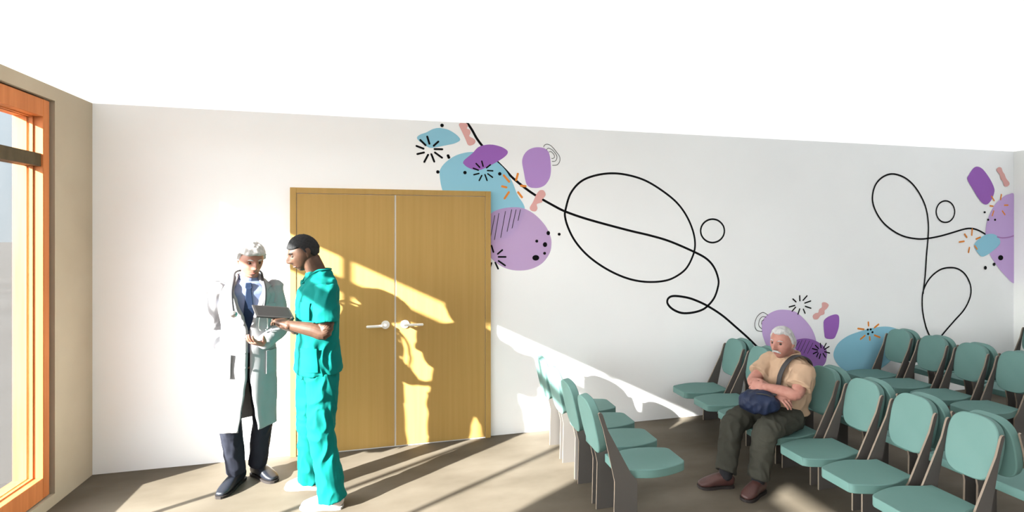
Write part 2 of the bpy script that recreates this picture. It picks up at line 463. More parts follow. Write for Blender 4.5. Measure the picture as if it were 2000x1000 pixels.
# ------------------------------------------------------------------ the painted mural (wall metres: x along the wall, z up)
MURAL = [
  (0,'line','painted_line','black',[(0.586,2.706),(0.595,2.697),(0.634,2.63),(0.674,2.561),(0.723,2.498),(0.79,2.425),(0.853,2.366),(0.935,2.288),(0.985,2.236),(1.059,2.177),(1.133,2.123),(1.217,2.071),(1.359,1.996),(1.47,1.944),(1.636,1.889),(1.844,1.834),(2.114,1.769),(2.313,1.726),(2.515,1.671),(2.771,1.571),(2.91,1.501),(2.994,1.414),(3.039,1.301),(3.034,1.224),(2.994,1.124),(2.921,1.047),(2.849,1.008),(2.743,0.988),(2.639,0.991),(2.547,1.029),(2.493,1.084),(2.499,1.132),(2.555,1.154),(2.678,1.139),(2.782,1.109),(2.921,1.047),(3.082,0.95),(3.234,0.831),(3.368,0.722),(3.479,0.623),(3.604,0.517)],0.021,0),
  (0,'line','painted_oval','black',[(1.478,1.962),(1.473,1.892),(1.506,1.788),(1.57,1.674),(1.673,1.56),(1.805,1.461),(1.958,1.378),(2.114,1.321),(2.272,1.294),(2.433,1.296),(2.555,1.326),(2.679,1.402),(2.752,1.512),(2.784,1.623),(2.767,1.753),(2.7,1.901),(2.597,2.03),(2.453,2.137),(2.272,2.234),(2.094,2.283),(1.92,2.296),(1.748,2.268),(1.617,2.209),(1.524,2.102)],0.019,1),
  (0,'line','painted_ring','black',[(3.106,1.77),(3.096,1.727),(3.067,1.69),(3.025,1.666),(2.974,1.657),(2.925,1.666),(2.883,1.691),(2.855,1.727),(2.845,1.77),(2.855,1.813),(2.883,1.849),(2.925,1.874),(2.974,1.883),(3.025,1.875),(3.067,1.85),(3.096,1.814)],0.017,1),
  (1,'blob','pale_blue_blob','blue',[(0.172,2.546),(0.199,2.571),(0.246,2.59),(0.3,2.62),(0.348,2.633),(0.396,2.63),(0.437,2.62),(0.485,2.594),(0.52,2.565),(0.532,2.544),(0.52,2.527),(0.479,2.507),(0.416,2.491),(0.368,2.479),(0.32,2.468),(0.28,2.463),(0.246,2.477),(0.212,2.5),(0.185,2.519)]),
  (1,'blob','large_blue_blob','blue',[(0.359,2.245),(0.365,2.287),(0.399,2.336),(0.461,2.387),(0.531,2.421),(0.629,2.442),(0.743,2.432),(0.858,2.359),(0.931,2.29),(0.989,2.192),(1.033,2.085),(1.085,2.007),(1.1,1.957),(1.085,1.871),(1.033,1.785),(0.989,1.734),(0.916,1.699),(0.843,1.688),(0.743,1.714),(0.601,1.854),(0.461,1.964),(0.381,2.115)]),
  (1,'blob','violet_blob','violet',[(0.557,2.347),(0.566,2.368),(0.597,2.397),(0.64,2.434),(0.675,2.474),(0.71,2.496),(0.76,2.509),(0.803,2.512),(0.847,2.507),(0.897,2.493),(0.934,2.473),(0.947,2.456),(0.941,2.434),(0.912,2.405),(0.861,2.371),(0.803,2.337),(0.753,2.311),(0.71,2.292),(0.682,2.288),(0.64,2.292),(0.59,2.313),(0.566,2.333)]),
  (1,'blob','lilac_blob','lilac_deep',[(1.077,2.357),(1.079,2.4),(1.096,2.44),(1.126,2.474),(1.17,2.497),(1.223,2.506),(1.276,2.5),(1.314,2.474),(1.33,2.431),(1.338,2.366),(1.34,2.3),(1.33,2.242),(1.306,2.198),(1.276,2.168),(1.23,2.149),(1.185,2.146),(1.148,2.151),(1.118,2.175),(1.103,2.221),(1.092,2.279)]),
  (1,'blob','lilac_circle','lilac_veil',[(0.989,1.974),(1.092,1.964),(1.197,1.908),(1.288,1.814),(1.333,1.727),(1.345,1.654),(1.326,1.567),(1.257,1.481),(1.152,1.432),(1.033,1.422),(0.931,1.443),(0.843,1.494),(0.771,1.572),(0.743,1.685),(0.757,1.812),(0.794,1.911),(0.872,1.955)]),
  (1,'blob','pink_squiggle','pink',[(0.522,2.666),(0.534,2.684),(0.562,2.69),(0.59,2.68),(0.599,2.663),(0.59,2.641),(0.615,2.629),(0.62,2.604),(0.61,2.576),(0.64,2.56),(0.661,2.543),(0.661,2.522),(0.643,2.505),(0.615,2.496),(0.596,2.505),(0.583,2.536),(0.569,2.567),(0.548,2.611)]),
  (1,'blob','pink_squiggle','pink',[(1.145,1.972),(1.174,2.023),(1.205,2.088),(1.235,2.125),(1.272,2.126),(1.291,2.09),(1.272,2.058),(1.257,2.046),(1.26,2.024),(1.235,2.014),(1.209,2.002),(1.215,1.966),(1.197,1.941),(1.16,1.946)]),
  (1,'strokes','black_starburst','black',[[(0.256,2.556),(0.274,2.497)],[(0.199,2.525),(0.242,2.484)],[(0.348,2.518),(0.31,2.482)],[(0.168,2.474),(0.225,2.454)],[(0.317,2.454),(0.381,2.455)],[(0.175,2.407),(0.229,2.422)],[(0.32,2.425),(0.379,2.384)],[(0.263,2.404),(0.232,2.344)],[(0.29,2.41),(0.314,2.349)]],0.0165),
  (1,'strokes','black_starburst','black',[[(0.718,2.366),(0.73,2.323)],[(0.669,2.344),(0.7,2.313)],[(0.793,2.337),(0.76,2.311)],[(0.645,2.303),(0.688,2.288)],[(0.768,2.287),(0.814,2.286)],[(0.65,2.248),(0.693,2.26)],[(0.771,2.259),(0.812,2.23)],[(0.718,2.243),(0.696,2.2)],[(0.746,2.251),(0.764,2.202)]],0.0125),
  (1,'strokes','black_starburst','black',[[(0.803,1.64),(0.82,1.586)],[(0.898,1.602),(0.858,1.569)],[(0.865,1.543),(0.928,1.542)],[(0.865,1.508),(0.923,1.468)],[(0.836,1.494),(0.861,1.441)],[(0.803,1.49),(0.789,1.452)],[(0.743,1.587),(0.779,1.565)],[(0.736,1.53),(0.779,1.537)]],0.015),
  (1,'strokes','orange_dashes','orange',[[(0.912,2.249),(0.959,2.196)],[(1.037,2.266),(1.022,2.212)],[(1.066,2.163),(1.107,2.16)],[(0.897,2.154),(0.934,2.146)],[(1.04,2.105),(1.074,2.063)],[(0.956,2.104),(0.919,2.05)]],0.019),
  (1,'dots','black_dots','black',[(0.379,2.656,0.0151,0.0152),(0.43,2.402,0.0124,0.0125),(0.436,2.389,0.0124,0.0125),(0.344,2.263,0.0144,0.0145),(0.573,2.264,0.0147,0.0147),(0.876,2.262,0.0152,0.0149)]),
  (1,'dots','black_dots','black',[(1.315,1.749,0.0167,0.0189),(1.417,1.739,0.0138,0.0132),(1.209,1.678,0.0135,0.013),(1.285,1.647,0.0197,0.0218),(1.281,1.57,0.0136,0.0131),(1.2,1.531,0.0316,0.0246)]),
  (1,'strokes','thin_hatching','ink',[[(0.832,1.9),(0.794,1.713)],[(0.868,1.919),(0.829,1.692)],[(0.926,1.937),(0.884,1.71)],[(0.982,1.953),(0.941,1.763)],[(1.021,1.953),(0.985,1.792)],[(1.06,1.954),(1.039,1.859)]],0.0055),
  (1,'line','contour_arc','ink',[(1.272,2.51),(1.28,2.527),(1.302,2.536),(1.333,2.529),(1.359,2.508),(1.39,2.473),(1.417,2.438),(1.425,2.405),(1.413,2.372),(1.39,2.354),(1.352,2.351)],0.0045,0),
  (1,'line','contour_arc','ink',[(1.297,2.484),(1.314,2.501),(1.344,2.493),(1.371,2.469),(1.394,2.437),(1.394,2.411),(1.379,2.389),(1.348,2.386)],0.0045,0),
  (1,'line','contour_arc','ink',[(1.32,2.467),(1.337,2.473),(1.356,2.461),(1.371,2.44),(1.371,2.421),(1.356,2.411),(1.344,2.413)],0.0045,0),
  (2,'blob','lilac_circle','lilac',[(3.53,0.822),(3.542,0.886),(3.597,0.937),(3.698,0.976),(3.813,0.978),(3.929,0.952),(4.033,0.876),(4.125,0.774),(4.178,0.661),(4.184,0.562),(4.125,0.499),(4.007,0.463),(3.8,0.486),(3.623,0.582),(3.547,0.715)]),
  (2,'blob','violet_blob','violet_veil',[(3.916,0.653),(4.007,0.679),(4.112,0.669),(4.218,0.626),(4.304,0.555),(4.312,0.477),(4.285,0.402),(4.218,0.368),(4.112,0.358),(4.007,0.463),(3.942,0.554)]),
  (2,'blob','violet_patch','violet',[(4.272,0.8),(4.277,0.851),(4.325,0.886),(4.406,0.908),(4.455,0.899),(4.469,0.858),(4.461,0.77),(4.428,0.693),(4.401,0.661),(4.347,0.657),(4.293,0.673),(4.28,0.722)]),
  (2,'blob','pink_squiggle','pink',[(4.253,1.033),(4.299,1.036),(4.336,1.008),(4.312,0.971),(4.285,0.954),(4.28,0.917),(4.232,0.901),(4.2,0.869),(4.152,0.871),(4.139,0.905),(4.17,0.93),(4.205,0.935),(4.218,0.968),(4.25,0.989)]),
  (2,'blob','large_blue_blob','blue',[(4.398,0.472),(4.406,0.539),(4.461,0.614),(4.57,0.675),(4.709,0.713),(4.877,0.744),(5.048,0.755),(5.193,0.732),(5.31,0.662),(5.28,0.513),(5.106,0.362),(4.934,0.293),(4.709,0.292),(4.543,0.319),(4.447,0.392)]),
  (2,'strokes','black_starburst','black',[[(3.979,1.114),(3.981,1.064)],[(4.068,1.111),(4.02,1.067)],[(3.898,1.084),(3.934,1.054)],[(4.112,1.057),(4.041,1.038)],[(3.852,1.005),(3.919,1.018)],[(4.047,1.005),(4.115,0.983)],[(3.929,1.0),(3.888,0.962)],[(3.979,0.981),(3.958,0.929)],[(4.023,0.977),(4.044,0.935)]],0.0135),
  (2,'strokes','black_starburst','black',[[(4.232,0.619),(4.24,0.574)],[(4.304,0.615),(4.272,0.568)],[(4.17,0.602),(4.208,0.567)],[(4.339,0.58),(4.282,0.554)],[(4.133,0.571),(4.197,0.552)],[(4.285,0.53),(4.347,0.513)],[(4.144,0.518),(4.197,0.535)],[(4.205,0.521),(4.186,0.485)],[(4.234,0.509),(4.218,0.465)],[(4.266,0.513),(4.293,0.474)]],0.0125),
  (2,'strokes','orange_dashes','orange',[[(4.843,0.809),(4.846,0.773)],[(4.977,0.781),(4.925,0.749)],[(4.709,0.749),(4.784,0.737)],[(4.742,0.637),(4.798,0.671)],[(4.86,0.654),(4.863,0.622)],[(4.925,0.669),(4.994,0.643)]],0.019),
  (2,'dots','black_dots','black',[(4.835,0.732,0.0141,0.0113),(4.874,0.733,0.0141,0.0114),(4.897,0.702,0.0142,0.0114),(4.84,0.687,0.0141,0.0113)]),
  (2,'strokes','thin_hatching','ink',[[(3.973,0.654),(3.929,0.598)],[(4.007,0.663),(3.945,0.553)],[(4.054,0.661),(3.981,0.536)],[(4.099,0.652),(4.028,0.531)],[(4.139,0.628),(4.073,0.524)]],0.0055),
  (2,'line','contour_arc','ink',[(3.602,0.932),(3.54,0.962),(3.477,0.924),(3.448,0.851),(3.47,0.789),(3.535,0.773)],0.006,0),
  (2,'line','contour_arc','ink',[(3.58,0.912),(3.537,0.92),(3.502,0.887),(3.495,0.834),(3.53,0.799)],0.006,0),
  (2,'line','contour_arc','ink',[(3.555,0.889),(3.53,0.875),(3.527,0.843)],0.006,0),
  (3,'line','painted_line','black',[(5.698,0.573),(5.677,0.621),(5.623,0.729),(5.583,0.872),(5.571,0.989),(5.583,1.106),(5.638,1.21),(5.729,1.295),(5.851,1.354),(5.991,1.366),(6.101,1.343),(6.195,1.281),(6.259,1.183),(6.275,1.087),(6.243,0.991),(6.164,0.885),(6.038,0.783),(5.929,0.692),(5.83,0.606),(5.775,0.557)],0.018,0),
  (3,'line','painted_line','black',[(5.583,1.087),(5.614,1.293),(5.632,1.504),(5.653,1.691),(5.659,1.833),(5.638,1.973),(5.592,2.09),(5.502,2.217),(5.398,2.308),(5.28,2.363),(5.149,2.38),(5.034,2.345),(4.948,2.274),(4.905,2.182),(4.9,2.08),(4.948,1.967),(5.048,1.853),(5.193,1.762),(5.339,1.709),(5.517,1.685),(5.653,1.691),(5.821,1.715),(6.007,1.755),(6.164,1.791),(6.275,1.801),(6.387,1.779),(6.517,1.723)],0.018,0),
  (3,'line','painted_ring','black',[(6.035,1.987),(6.024,1.941),(5.995,1.902),(5.952,1.876),(5.901,1.867),(5.85,1.875),(5.807,1.901),(5.779,1.939),(5.769,1.984),(5.779,2.029),(5.807,2.068),(5.85,2.094),(5.901,2.104),(5.952,2.096),(5.995,2.071),(6.024,2.032)],0.016,1),
  (4,'blob','lilac_half_oval','lilac',[(6.932,2.189),(6.848,2.195),(6.748,2.156),(6.632,2.069),(6.533,1.921),(6.494,1.787),(6.501,1.665),(6.55,1.518),(6.648,1.395),(6.781,1.27),(6.932,1.172),(6.933,1.366),(6.933,1.688),(6.933,1.961)]),
  (4,'blob','violet_patch','violet',[(6.221,2.347),(6.243,2.401),(6.307,2.475),(6.371,2.497),(6.452,2.468),(6.55,2.373),(6.615,2.277),(6.625,2.216),(6.582,2.129),(6.517,2.075),(6.452,2.083),(6.387,2.138),(6.307,2.234)]),
  (4,'blob','blue_patch','blue',[(6.323,1.593),(6.339,1.641),(6.436,1.709),(6.533,1.738),(6.632,1.733),(6.698,1.689),(6.714,1.635),(6.665,1.586),(6.55,1.518),(6.452,1.483),(6.394,1.508)]),
  (4,'blob','pink_squiggle','pink',[(6.658,2.462),(6.681,2.497),(6.731,2.496),(6.754,2.452),(6.781,2.423),(6.808,2.375),(6.854,2.331),(6.854,2.302),(6.814,2.281),(6.774,2.292),(6.754,2.341),(6.721,2.365),(6.708,2.414)]),
  (4,'line','purple_curve','mauve',[(6.665,1.706),(6.748,1.694),(6.848,1.701),(6.928,1.718)],0.015,0),
  (4,'strokes','orange_dashes','orange',[[(6.582,2.166),(6.622,2.118)],[(6.734,2.188),(6.721,2.131)],[(6.781,2.068),(6.834,2.069)],[(6.56,2.058),(6.605,2.054)],[(6.615,2.0),(6.592,1.946)],[(6.748,2.001),(6.787,1.96)]],0.017),
  (4,'strokes','orange_dashes','orange',[[(6.291,1.794),(6.285,1.726)],[(6.18,1.738),(6.211,1.702)],[(6.101,1.65),(6.17,1.657)],[(6.349,1.682),(6.413,1.702)],[(6.25,1.586),(6.237,1.533)],[(6.329,1.605),(6.362,1.569)]],0.018),
  (4,'dots','black_dots','black',[(6.478,1.984,0.0163,0.0122),(6.53,1.899,0.0163,0.0122),(6.635,1.9,0.0165,0.0123),(6.721,1.467,0.0399,0.0295),(6.622,1.393,0.0198,0.0196),(6.488,1.356,0.0228,0.0219)]),
]

GROUPS = [
 ('wall_mural', 'long black loop drawn between door and seats, with a big oval and small ring', 'mural'),
 ('wall_mural', 'cluster of blue, violet and lilac blobs painted over the top right corner of the door', 'mural'),
 ('wall_mural', 'painted blobs on the wall behind the head of the seated person, purple and blue', 'mural'),
 ('wall_mural', 'black leaf-like double loop with small ring painted above the farther dark seats', 'mural'),
 ('wall_mural', 'painted cluster at the right end of the wall, half lilac oval with orange dashes', 'mural'),
]
def ribbon(bm, pts, w, y, closed):
    P = catmull([(x, 0, z) for x, z in pts], 8, closed)
    n = len(P); L = []; Rr = []
    for i in range(n):
        a = P[(i-1) % n] if closed else P[max(i-1, 0)]
        b = P[(i+1) % n] if closed else P[min(i+1, n-1)]
        t = (b - a).normalized(); nn = Vector((-t.z, 0, t.x))*w/2
        L.append(bm.verts.new((P[i].x + nn.x, y, P[i].z + nn.z))); Rr.append(bm.verts.new((P[i].x - nn.x, y, P[i].z - nn.z)))
    for i in range(n if closed else n - 1):
        j = (i+1) % n
        bm.faces.new((L[i], L[j], Rr[j], Rr[i]))
def capsule(bm, a, b, w, y):
    a = Vector((a[0], 0, a[1])); b = Vector((b[0], 0, b[1]))
    t = (b - a).normalized(); nn = Vector((-t.z, 0, t.x)); vs = []
    for k in range(9):
        th = -PI/2 + PI*k/8
        vs.append(b + t*math.cos(th)*w/2 + nn*math.sin(th)*w/2)
    for k in range(9):
        th = PI/2 + PI*k/8
        vs.append(a + t*math.cos(th)*w/2 + nn*math.sin(th)*w/2)
    bm.faces.new([bm.verts.new((p.x, y, p.z)) for p in vs])
roots = []
for gi, (nm, lab, cat) in enumerate(GROUPS):
    r = empty(nm, (0, YB, 0)); tag(r, lab, cat); roots.append(r)
for i, it in enumerate(MURAL):
    gi, kind, nm, col, data = it[:5]
    y = -0.0006 - 0.00010*i                              # coats of paint, one over the other
    if kind == 'blob':
        bm = bmesh.new()
        P = catmull([(x, 0, z) for x, z in data], 6, True)
        vs = [bm.verts.new((min(p.x, XR - 0.002), y, min(p.z, H - 0.003))) for p in P]
        bmesh.ops.triangle_fill(bm, edges=[bm.edges.new((vs[k], vs[(k+1) % len(vs)])) for k in range(len(vs))], use_beauty=True)
        mesh_obj(nm, bm, col, roots[gi])
    elif kind == 'line':
        bm = bmesh.new()
        ribbon(bm, [(min(x, XR - 0.003), min(z, H - 0.004)) for x, z in data], it[5], y, it[6])
        mesh_obj(nm, bm, col, roots[gi])
    elif kind == 'strokes':                              # every dash a part of its own
        for s in data:
            bm = bmesh.new(); capsule(bm, s[0], s[1], it[5], y)
            mesh_obj({'black_starburst': 'black_dash', 'orange_dashes': 'orange_dash', 'thin_hatching': 'hatch_line'}[nm], bm, col, roots[gi])
    else:
        for x, z, rx, rz in data:
            bm = bmesh.new()
            bm.faces.new([bm.verts.new((x + rx*math.cos(t*PI/10), y, z + rz*math.sin(t*PI/10))) for t in range(20)])
            mesh_obj('black_dot', bm, col, roots[gi])

# ------------------------------------------------------------------ waiting chairs
SIDE = [(-.075, 0), (.075, 0), (.075, .285), (.068, .300), (.036, .335), (-.111, .603), (-.142, .692), (-.150, .705), (-.162, .710), (-.171, .703), (-.139, .606), (-.068, .298)]
def chair_parts(root):
    for s in (-1, 1):
        bm = bmesh.new()
        prism(bm, SIDE, 'y', s*0.127 - 0.005, s*0.127 + 0.005, 0, 1)
        mesh_obj('side_panel', bm, ['panel', 'panel_edge'], root)
    bm = bmesh.new()
    half = [(-.022, .113), (.030, .118), (.075, .127), (.130, .142), (.195, .149), (.278, .141), (.356, .121), (.398, .105), (.416, .084)]
    out = catmull([(u, v, 0) for u, v in half], 4)
    poly = [(p.x, p.y) for p in out]
    poly += [(u, -v) for u, v in poly[::-1]]
    prism(bm, poly, 'z', 0.300, 0.352)
    o = mesh_obj('seat', bm, 'teal', root, smooth=True); o.data.set_sharp_from_angle(angle=0.6); bevel(o, 0.006, 2)
    bm = bmesh.new()
    pad = []
    for k in range(56):
        t = 2*PI*k/56; c, s = math.cos(t), math.sin(t)
        e = 2/3.0 if s > 0 else 2/3.4
        v = math.copysign(abs(c)**e, c)*0.1195; w = math.copysign(abs(s)**e, s)*0.166
        pad.append((v*(1 + 0.03*(w/0.166)), w))
    prism(bm, pad, 'x', -0.0255, 0.0255)
    o = mesh_obj('backrest', bm, 'teal', root, smooth=True); o.data.set_sharp_from_angle(angle=0.6); bevel(o, 0.006, 2)
    o.location = (-0.158, 0, 0.606); o.rotation_euler = (0, -math.radians(13.0), 0)

proto = None
def chair(x, y, rot, label, group):
    global proto
    if proto is None:
        proto = empty('waiting_chair', (x, y, 0), rot); chair_parts(proto); r = proto
    else:
        r = proto.copy(); COL.objects.link(r)
        for ch in list(proto.children):
            c = ch.copy(); COL.objects.link(c); c.parent = r
        r.location = (x, y, 0); r.rotation_euler = (0, 0, rot)
    tag(r, label, 'chair', group)
    return r

names_left = ['teal chair facing right, nearest to the viewer in the left row, seat fully in view',
              'teal chair facing right, second from the viewer in the left row, in shade',
              'teal chair facing right, second from the wall in the left row, half sunlit',
              'teal chair facing right, at the wall end of the left row, sunlit from behind']
for k in range(4):
    chair(1.31, 2.762 + 0.32*k, 0, names_left[k], 'chairs of the left row')
front = ['light teal chair facing left, largest, at the lower right corner end of the middle row',
         'light teal chair facing left, second from the near end of the middle row',
         'light teal chair facing left, third from the near end, just right of the seated person',
         'light teal chair under the seated person in the tan shirt',
         'light teal chair facing left, its backrest hidden behind the seated person',
         'light teal chair facing left, second from the wall in the middle row',
         'light teal chair facing left, nearest the wall in the middle row']
rear = ['teal chair facing right, back to back with the largest chair at the near end',
        'teal chair facing right, back to back with the second chair from the near end',
        'teal chair facing right, back to back with the chair just right of the seated person',
        'teal chair facing right, back to back with the chair the seated person uses',
        'teal chair facing right, behind the chair hidden by the seated person',
        'teal chair facing right, back to back with the second chair from the wall',
        'teal chair facing right, back to back with the middle row chair nearest the wall']
for k in range(7):
    chair(2.875, 1.987 + 0.32*k, PI, front[k], 'left-facing chairs of the middle row')
for k in range(7):
    chair(3.322, 1.987 + 0.32*k, 0, rear[k], 'right-facing chairs of the middle row')
front2 = ['dark teal chair facing left, at the near end of the farther row',
          'dark teal chair facing left, third from the wall in the farther row',
          'dark teal chair facing left, second from the wall in the farther row',
          'dark teal chair facing left, nearest the wall in the farther row, beside the blue blob']
rear2 = ['dark teal chair facing right, at the near end of the farther row',
         'dark teal chair facing right, back to back with the third chair of the farther row',
         'dark teal chair facing right, back to back with the second chair of the farther row',
         'dark teal chair facing right, back to back with the farther row chair nearest the wall']
for k in range(4):
    chair(4.80, 2.947 + 0.32*k, PI, front2[k], 'left-facing chairs of the farther row')
for k in range(4):
    chair(5.247, 2.947 + 0.32*k, 0, rear2[k], 'right-facing chairs of the farther row')
chair(6.58, 3.813, PI, 'dark chair at the far right edge against the grey wall, mostly out of view', None)

# ------------------------------------------------------------------ people
def V(*p): return Vector(p)

def head_matrix(centre, face, pitch, roll=0.0):
    f = Vector((face[0], face[1], 0)).normalized()
    right = f.cross(Vector((0, 0, 1)))
    fwd = (f*math.cos(pitch) - Vector((0, 0, 1))*math.sin(pitch)).normalized()
    up = right.cross(fwd)
    if roll:
        rot = Matrix.Rotation(roll, 3, fwd); right = rot @ right; up = rot @ up
    m = Matrix((right, fwd, up)).transposed().to_4x4()
    m.translation = Vector(centre)
    return m

def g(x, c, s): return math.exp(-((x - c)/s)**2)

def skull(d, features=True, k=1.0, nose=1.0):
    """surface point of a head in the direction d (x right, y forward, z up)."""
    x, y, z = d
    px, py, pz = x*0.077, y*0.098, z*0.117
    if z < 0:
        t = min(1, -z)
        px *= 1 - 0.30*t*t - 0.06*t
        if y < 0: py *= 1 - 0.45*t
        else: py *= 1 + 0.42*t*t
        if y > 0: pz *= 1 + 0.04*t*y
    else:
        py *= 1 + (0.05*z if y < 0 else -0.02*z)
        px *= 1 + 0.03*z*(1 - z)
    if features and y > 0:
        ax = abs(px)
        py += nose*0.023*math.exp(-(px/0.0125)**2)*math.exp(-((pz + 0.020)/(0.017 if pz < -0.020 else 0.030))**2)
        py += nose*0.009*math.exp(-(px/0.010)**2)*g(pz, 0.012, 0.02)
        py += nose*0.008*g(ax, 0.013, 0.008)*g(pz, -0.027, 0.010)
        py -= 0.0105*g(ax, 0.032, 0.015)*g(pz, 0.010, 0.013)
        py += 0.0055*g(ax, 0.028, 0.022)*g(pz, 0.034, 0.010)
        py += 0.004*g(ax, 0.042, 0.018)*g(pz, -0.018, 0.02)
        py += 0.0060*g(px, 0, 0.022)*g(pz, -0.055, 0.007)
        py += 0.0065*g(px, 0, 0.019)*g(pz, -0.070, 0.007)
        py -= 0.0045*g(px, 0, 0.027)*g(pz, -0.0622, 0.0028)
        py -= 0.004*g(px, 0, 0.020)*g(pz, -0.083, 0.007)
        py += 0.008*g(px, 0, 0.022)*g(pz, -0.104, 0.014)
    return Vector((px, py, pz))*k

def add_head(bm, mtx, k=1.0, nose=1.0):
    nu, nv = 80, 56
    rows = []
    for j in range(1, nv):
        ph = PI*j/nv; row = []
        for i in range(nu):
            th = 2*PI*i/nu
            row.append(bm.verts.new(mtx @ skull((math.sin(ph)*math.cos(th), math.sin(ph)*math.sin(th), math.cos(ph)), True, k, nose)))
        rows.append(row)
    top = bm.verts.new(mtx @ skull((0, 0, 1), True, k)); bot = bm.verts.new(mtx @ skull((0, 0, -1), True, k))
    for j in range(len(rows)-1):
        for i in range(nu):
            bm.faces.new((rows[j][i], rows[j+1][i], rows[j+1][(i+1) % nu], rows[j][(i+1) % nu]))
    for i in range(nu):
        bm.faces.new((top, rows[0][i], rows[0][(i+1) % nu])); bm.faces.new((bot, rows[-1][(i+1) % nu], rows[-1][i]))
    for s in (-1, 1):                                    # ears
        pts = [V(s*0.072, -0.006, 0.026), V(s*0.081, -0.014, 0.022), V(s*0.083, -0.015, 0.0), V(s*0.078, -0.008, -0.022), V(s*0.070, -0.002, -0.032)]
        tube(bm, [mtx @ (p*k) for p in pts], [(0.012*k, 0.006*k), (0.015*k, 0.006*k), (0.016*k, 0.006*k), (0.010*k, 0.006*k), (0.006*k, 0.005*k)], ref=mtx.to_3x3() @ V(0, 1, 0), n=12)

def hair(name, m, mtx, parent, mask, thick=0.014, k=1.0, rough=0.004, freq=60):
    bm = bmesh.new(); nu, nv = 96, 72
    def pt(d):
        h = mask(d)
        base = skull(d, False, k)
        n = Vector((d[0]/0.077, d[1]/0.098, d[2]/0.117)).normalized()
        q = base*freq
        return mtx @ (base + n*(-0.012 + (thick + 0.012)*h + rough*h*noise.noise(Vector((q.x, q.y, q.z*0.6)))))
    rows = []
    for j in range(1, nv):
        ph = PI*j/nv
        rows.append([bm.verts.new(pt((math.sin(ph)*math.cos(2*PI*i/nu), math.sin(ph)*math.sin(2*PI*i/nu), math.cos(ph)))) for i in range(nu)])
    top = bm.verts.new(pt((0, 0, 1))); bot = bm.verts.new(pt((0, 0, -1)))
    for j in range(len(rows)-1):
        for i in range(nu):
            bm.faces.new((rows[j][i], rows[j+1][i], rows[j+1][(i+1) % nu], rows[j][(i+1) % nu]))
    for i in range(nu):
        bm.faces.new((top, rows[0][i], rows[0][(i+1) % nu])); bm.faces.new((bot, rows[-1][(i+1) % nu], rows[-1][i]))
    return mesh_obj(name, bm, m, parent, smooth=True)

def sstep(a, b, x):
    t = max(0, min(1, (x - a)/(b - a))); return t*t*(3 - 2*t)

def short_hair(hairline=0.52, nape=-0.42, recede=0.0):
    def f(d):
        x, y, z = d
        front = hairline - 0.10*min(1, abs(x)*1.5) + recede*g(abs(x), 0.5, 0.22)
        if y > 0.25: lim = front
        elif y > -0.05: lim = front + (-0.05 - front)*sstep(0.25, -0.02, y)
        else: lim = -0.05 + (nape + 0.05)*sstep(-0.05, -0.55, y)
        return sstep(lim - 0.05, lim + 0.07, z)
    return f

def face_bits(mtx, parent, k=1.0, brow='hair_white', tache=None):
    for s in (-1, 1):
        bm = bmesh.new()
        bmesh.ops.create_uvsphere(bm, u_segments=16, v_segments=12, radius=0.0095*k, matrix=mtx @ Matrix.Translation(V(s*0.031, 0.0785, 0.009)*k))
        mesh_obj('eye', bm, 'eye', parent, smooth=True)
        bm = bmesh.new()
        tube(bm, [mtx @ (V(s*0.014, 0.094, 0.0285)*k), mtx @ (V(s*0.030, 0.091, 0.034)*k), mtx @ (V(s*0.047, 0.078, 0.029)*k)], [0.0028*k, 0.0038*k, 0.0025*k], n=8)
        mesh_obj('eyebrow', bm, brow, parent, smooth=True)
    bm = bmesh.new()
    tube(bm, [mtx @ (V(-0.022, 0.0885, -0.0635)*k), mtx @ (V(0, 0.0985, -0.0625)*k), mtx @ (V(0.022, 0.0885, -0.0635)*k)], [0.0025*k, 0.0045*k, 0.0025*k], n=8)
    mesh_obj('lips', bm, 'lip', parent, smooth=True)
    if tache:
        bm = bmesh.new()
        tube(bm, [mtx @ (V(-0.030, 0.083, -0.062)*k), mtx @ (V(-0.015, 0.099, -0.051)*k), mtx @ (V(0, 0.104, -0.047)*k), mtx @ (V(0.015, 0.099, -0.051)*k), mtx @ (V(0.030, 0.083, -0.062)*k)], [0.004*k, 0.008*k, 0.0075*k, 0.008*k, 0.004*k], n=12)
        mesh_obj('moustache', bm, tache, parent, smooth=True)

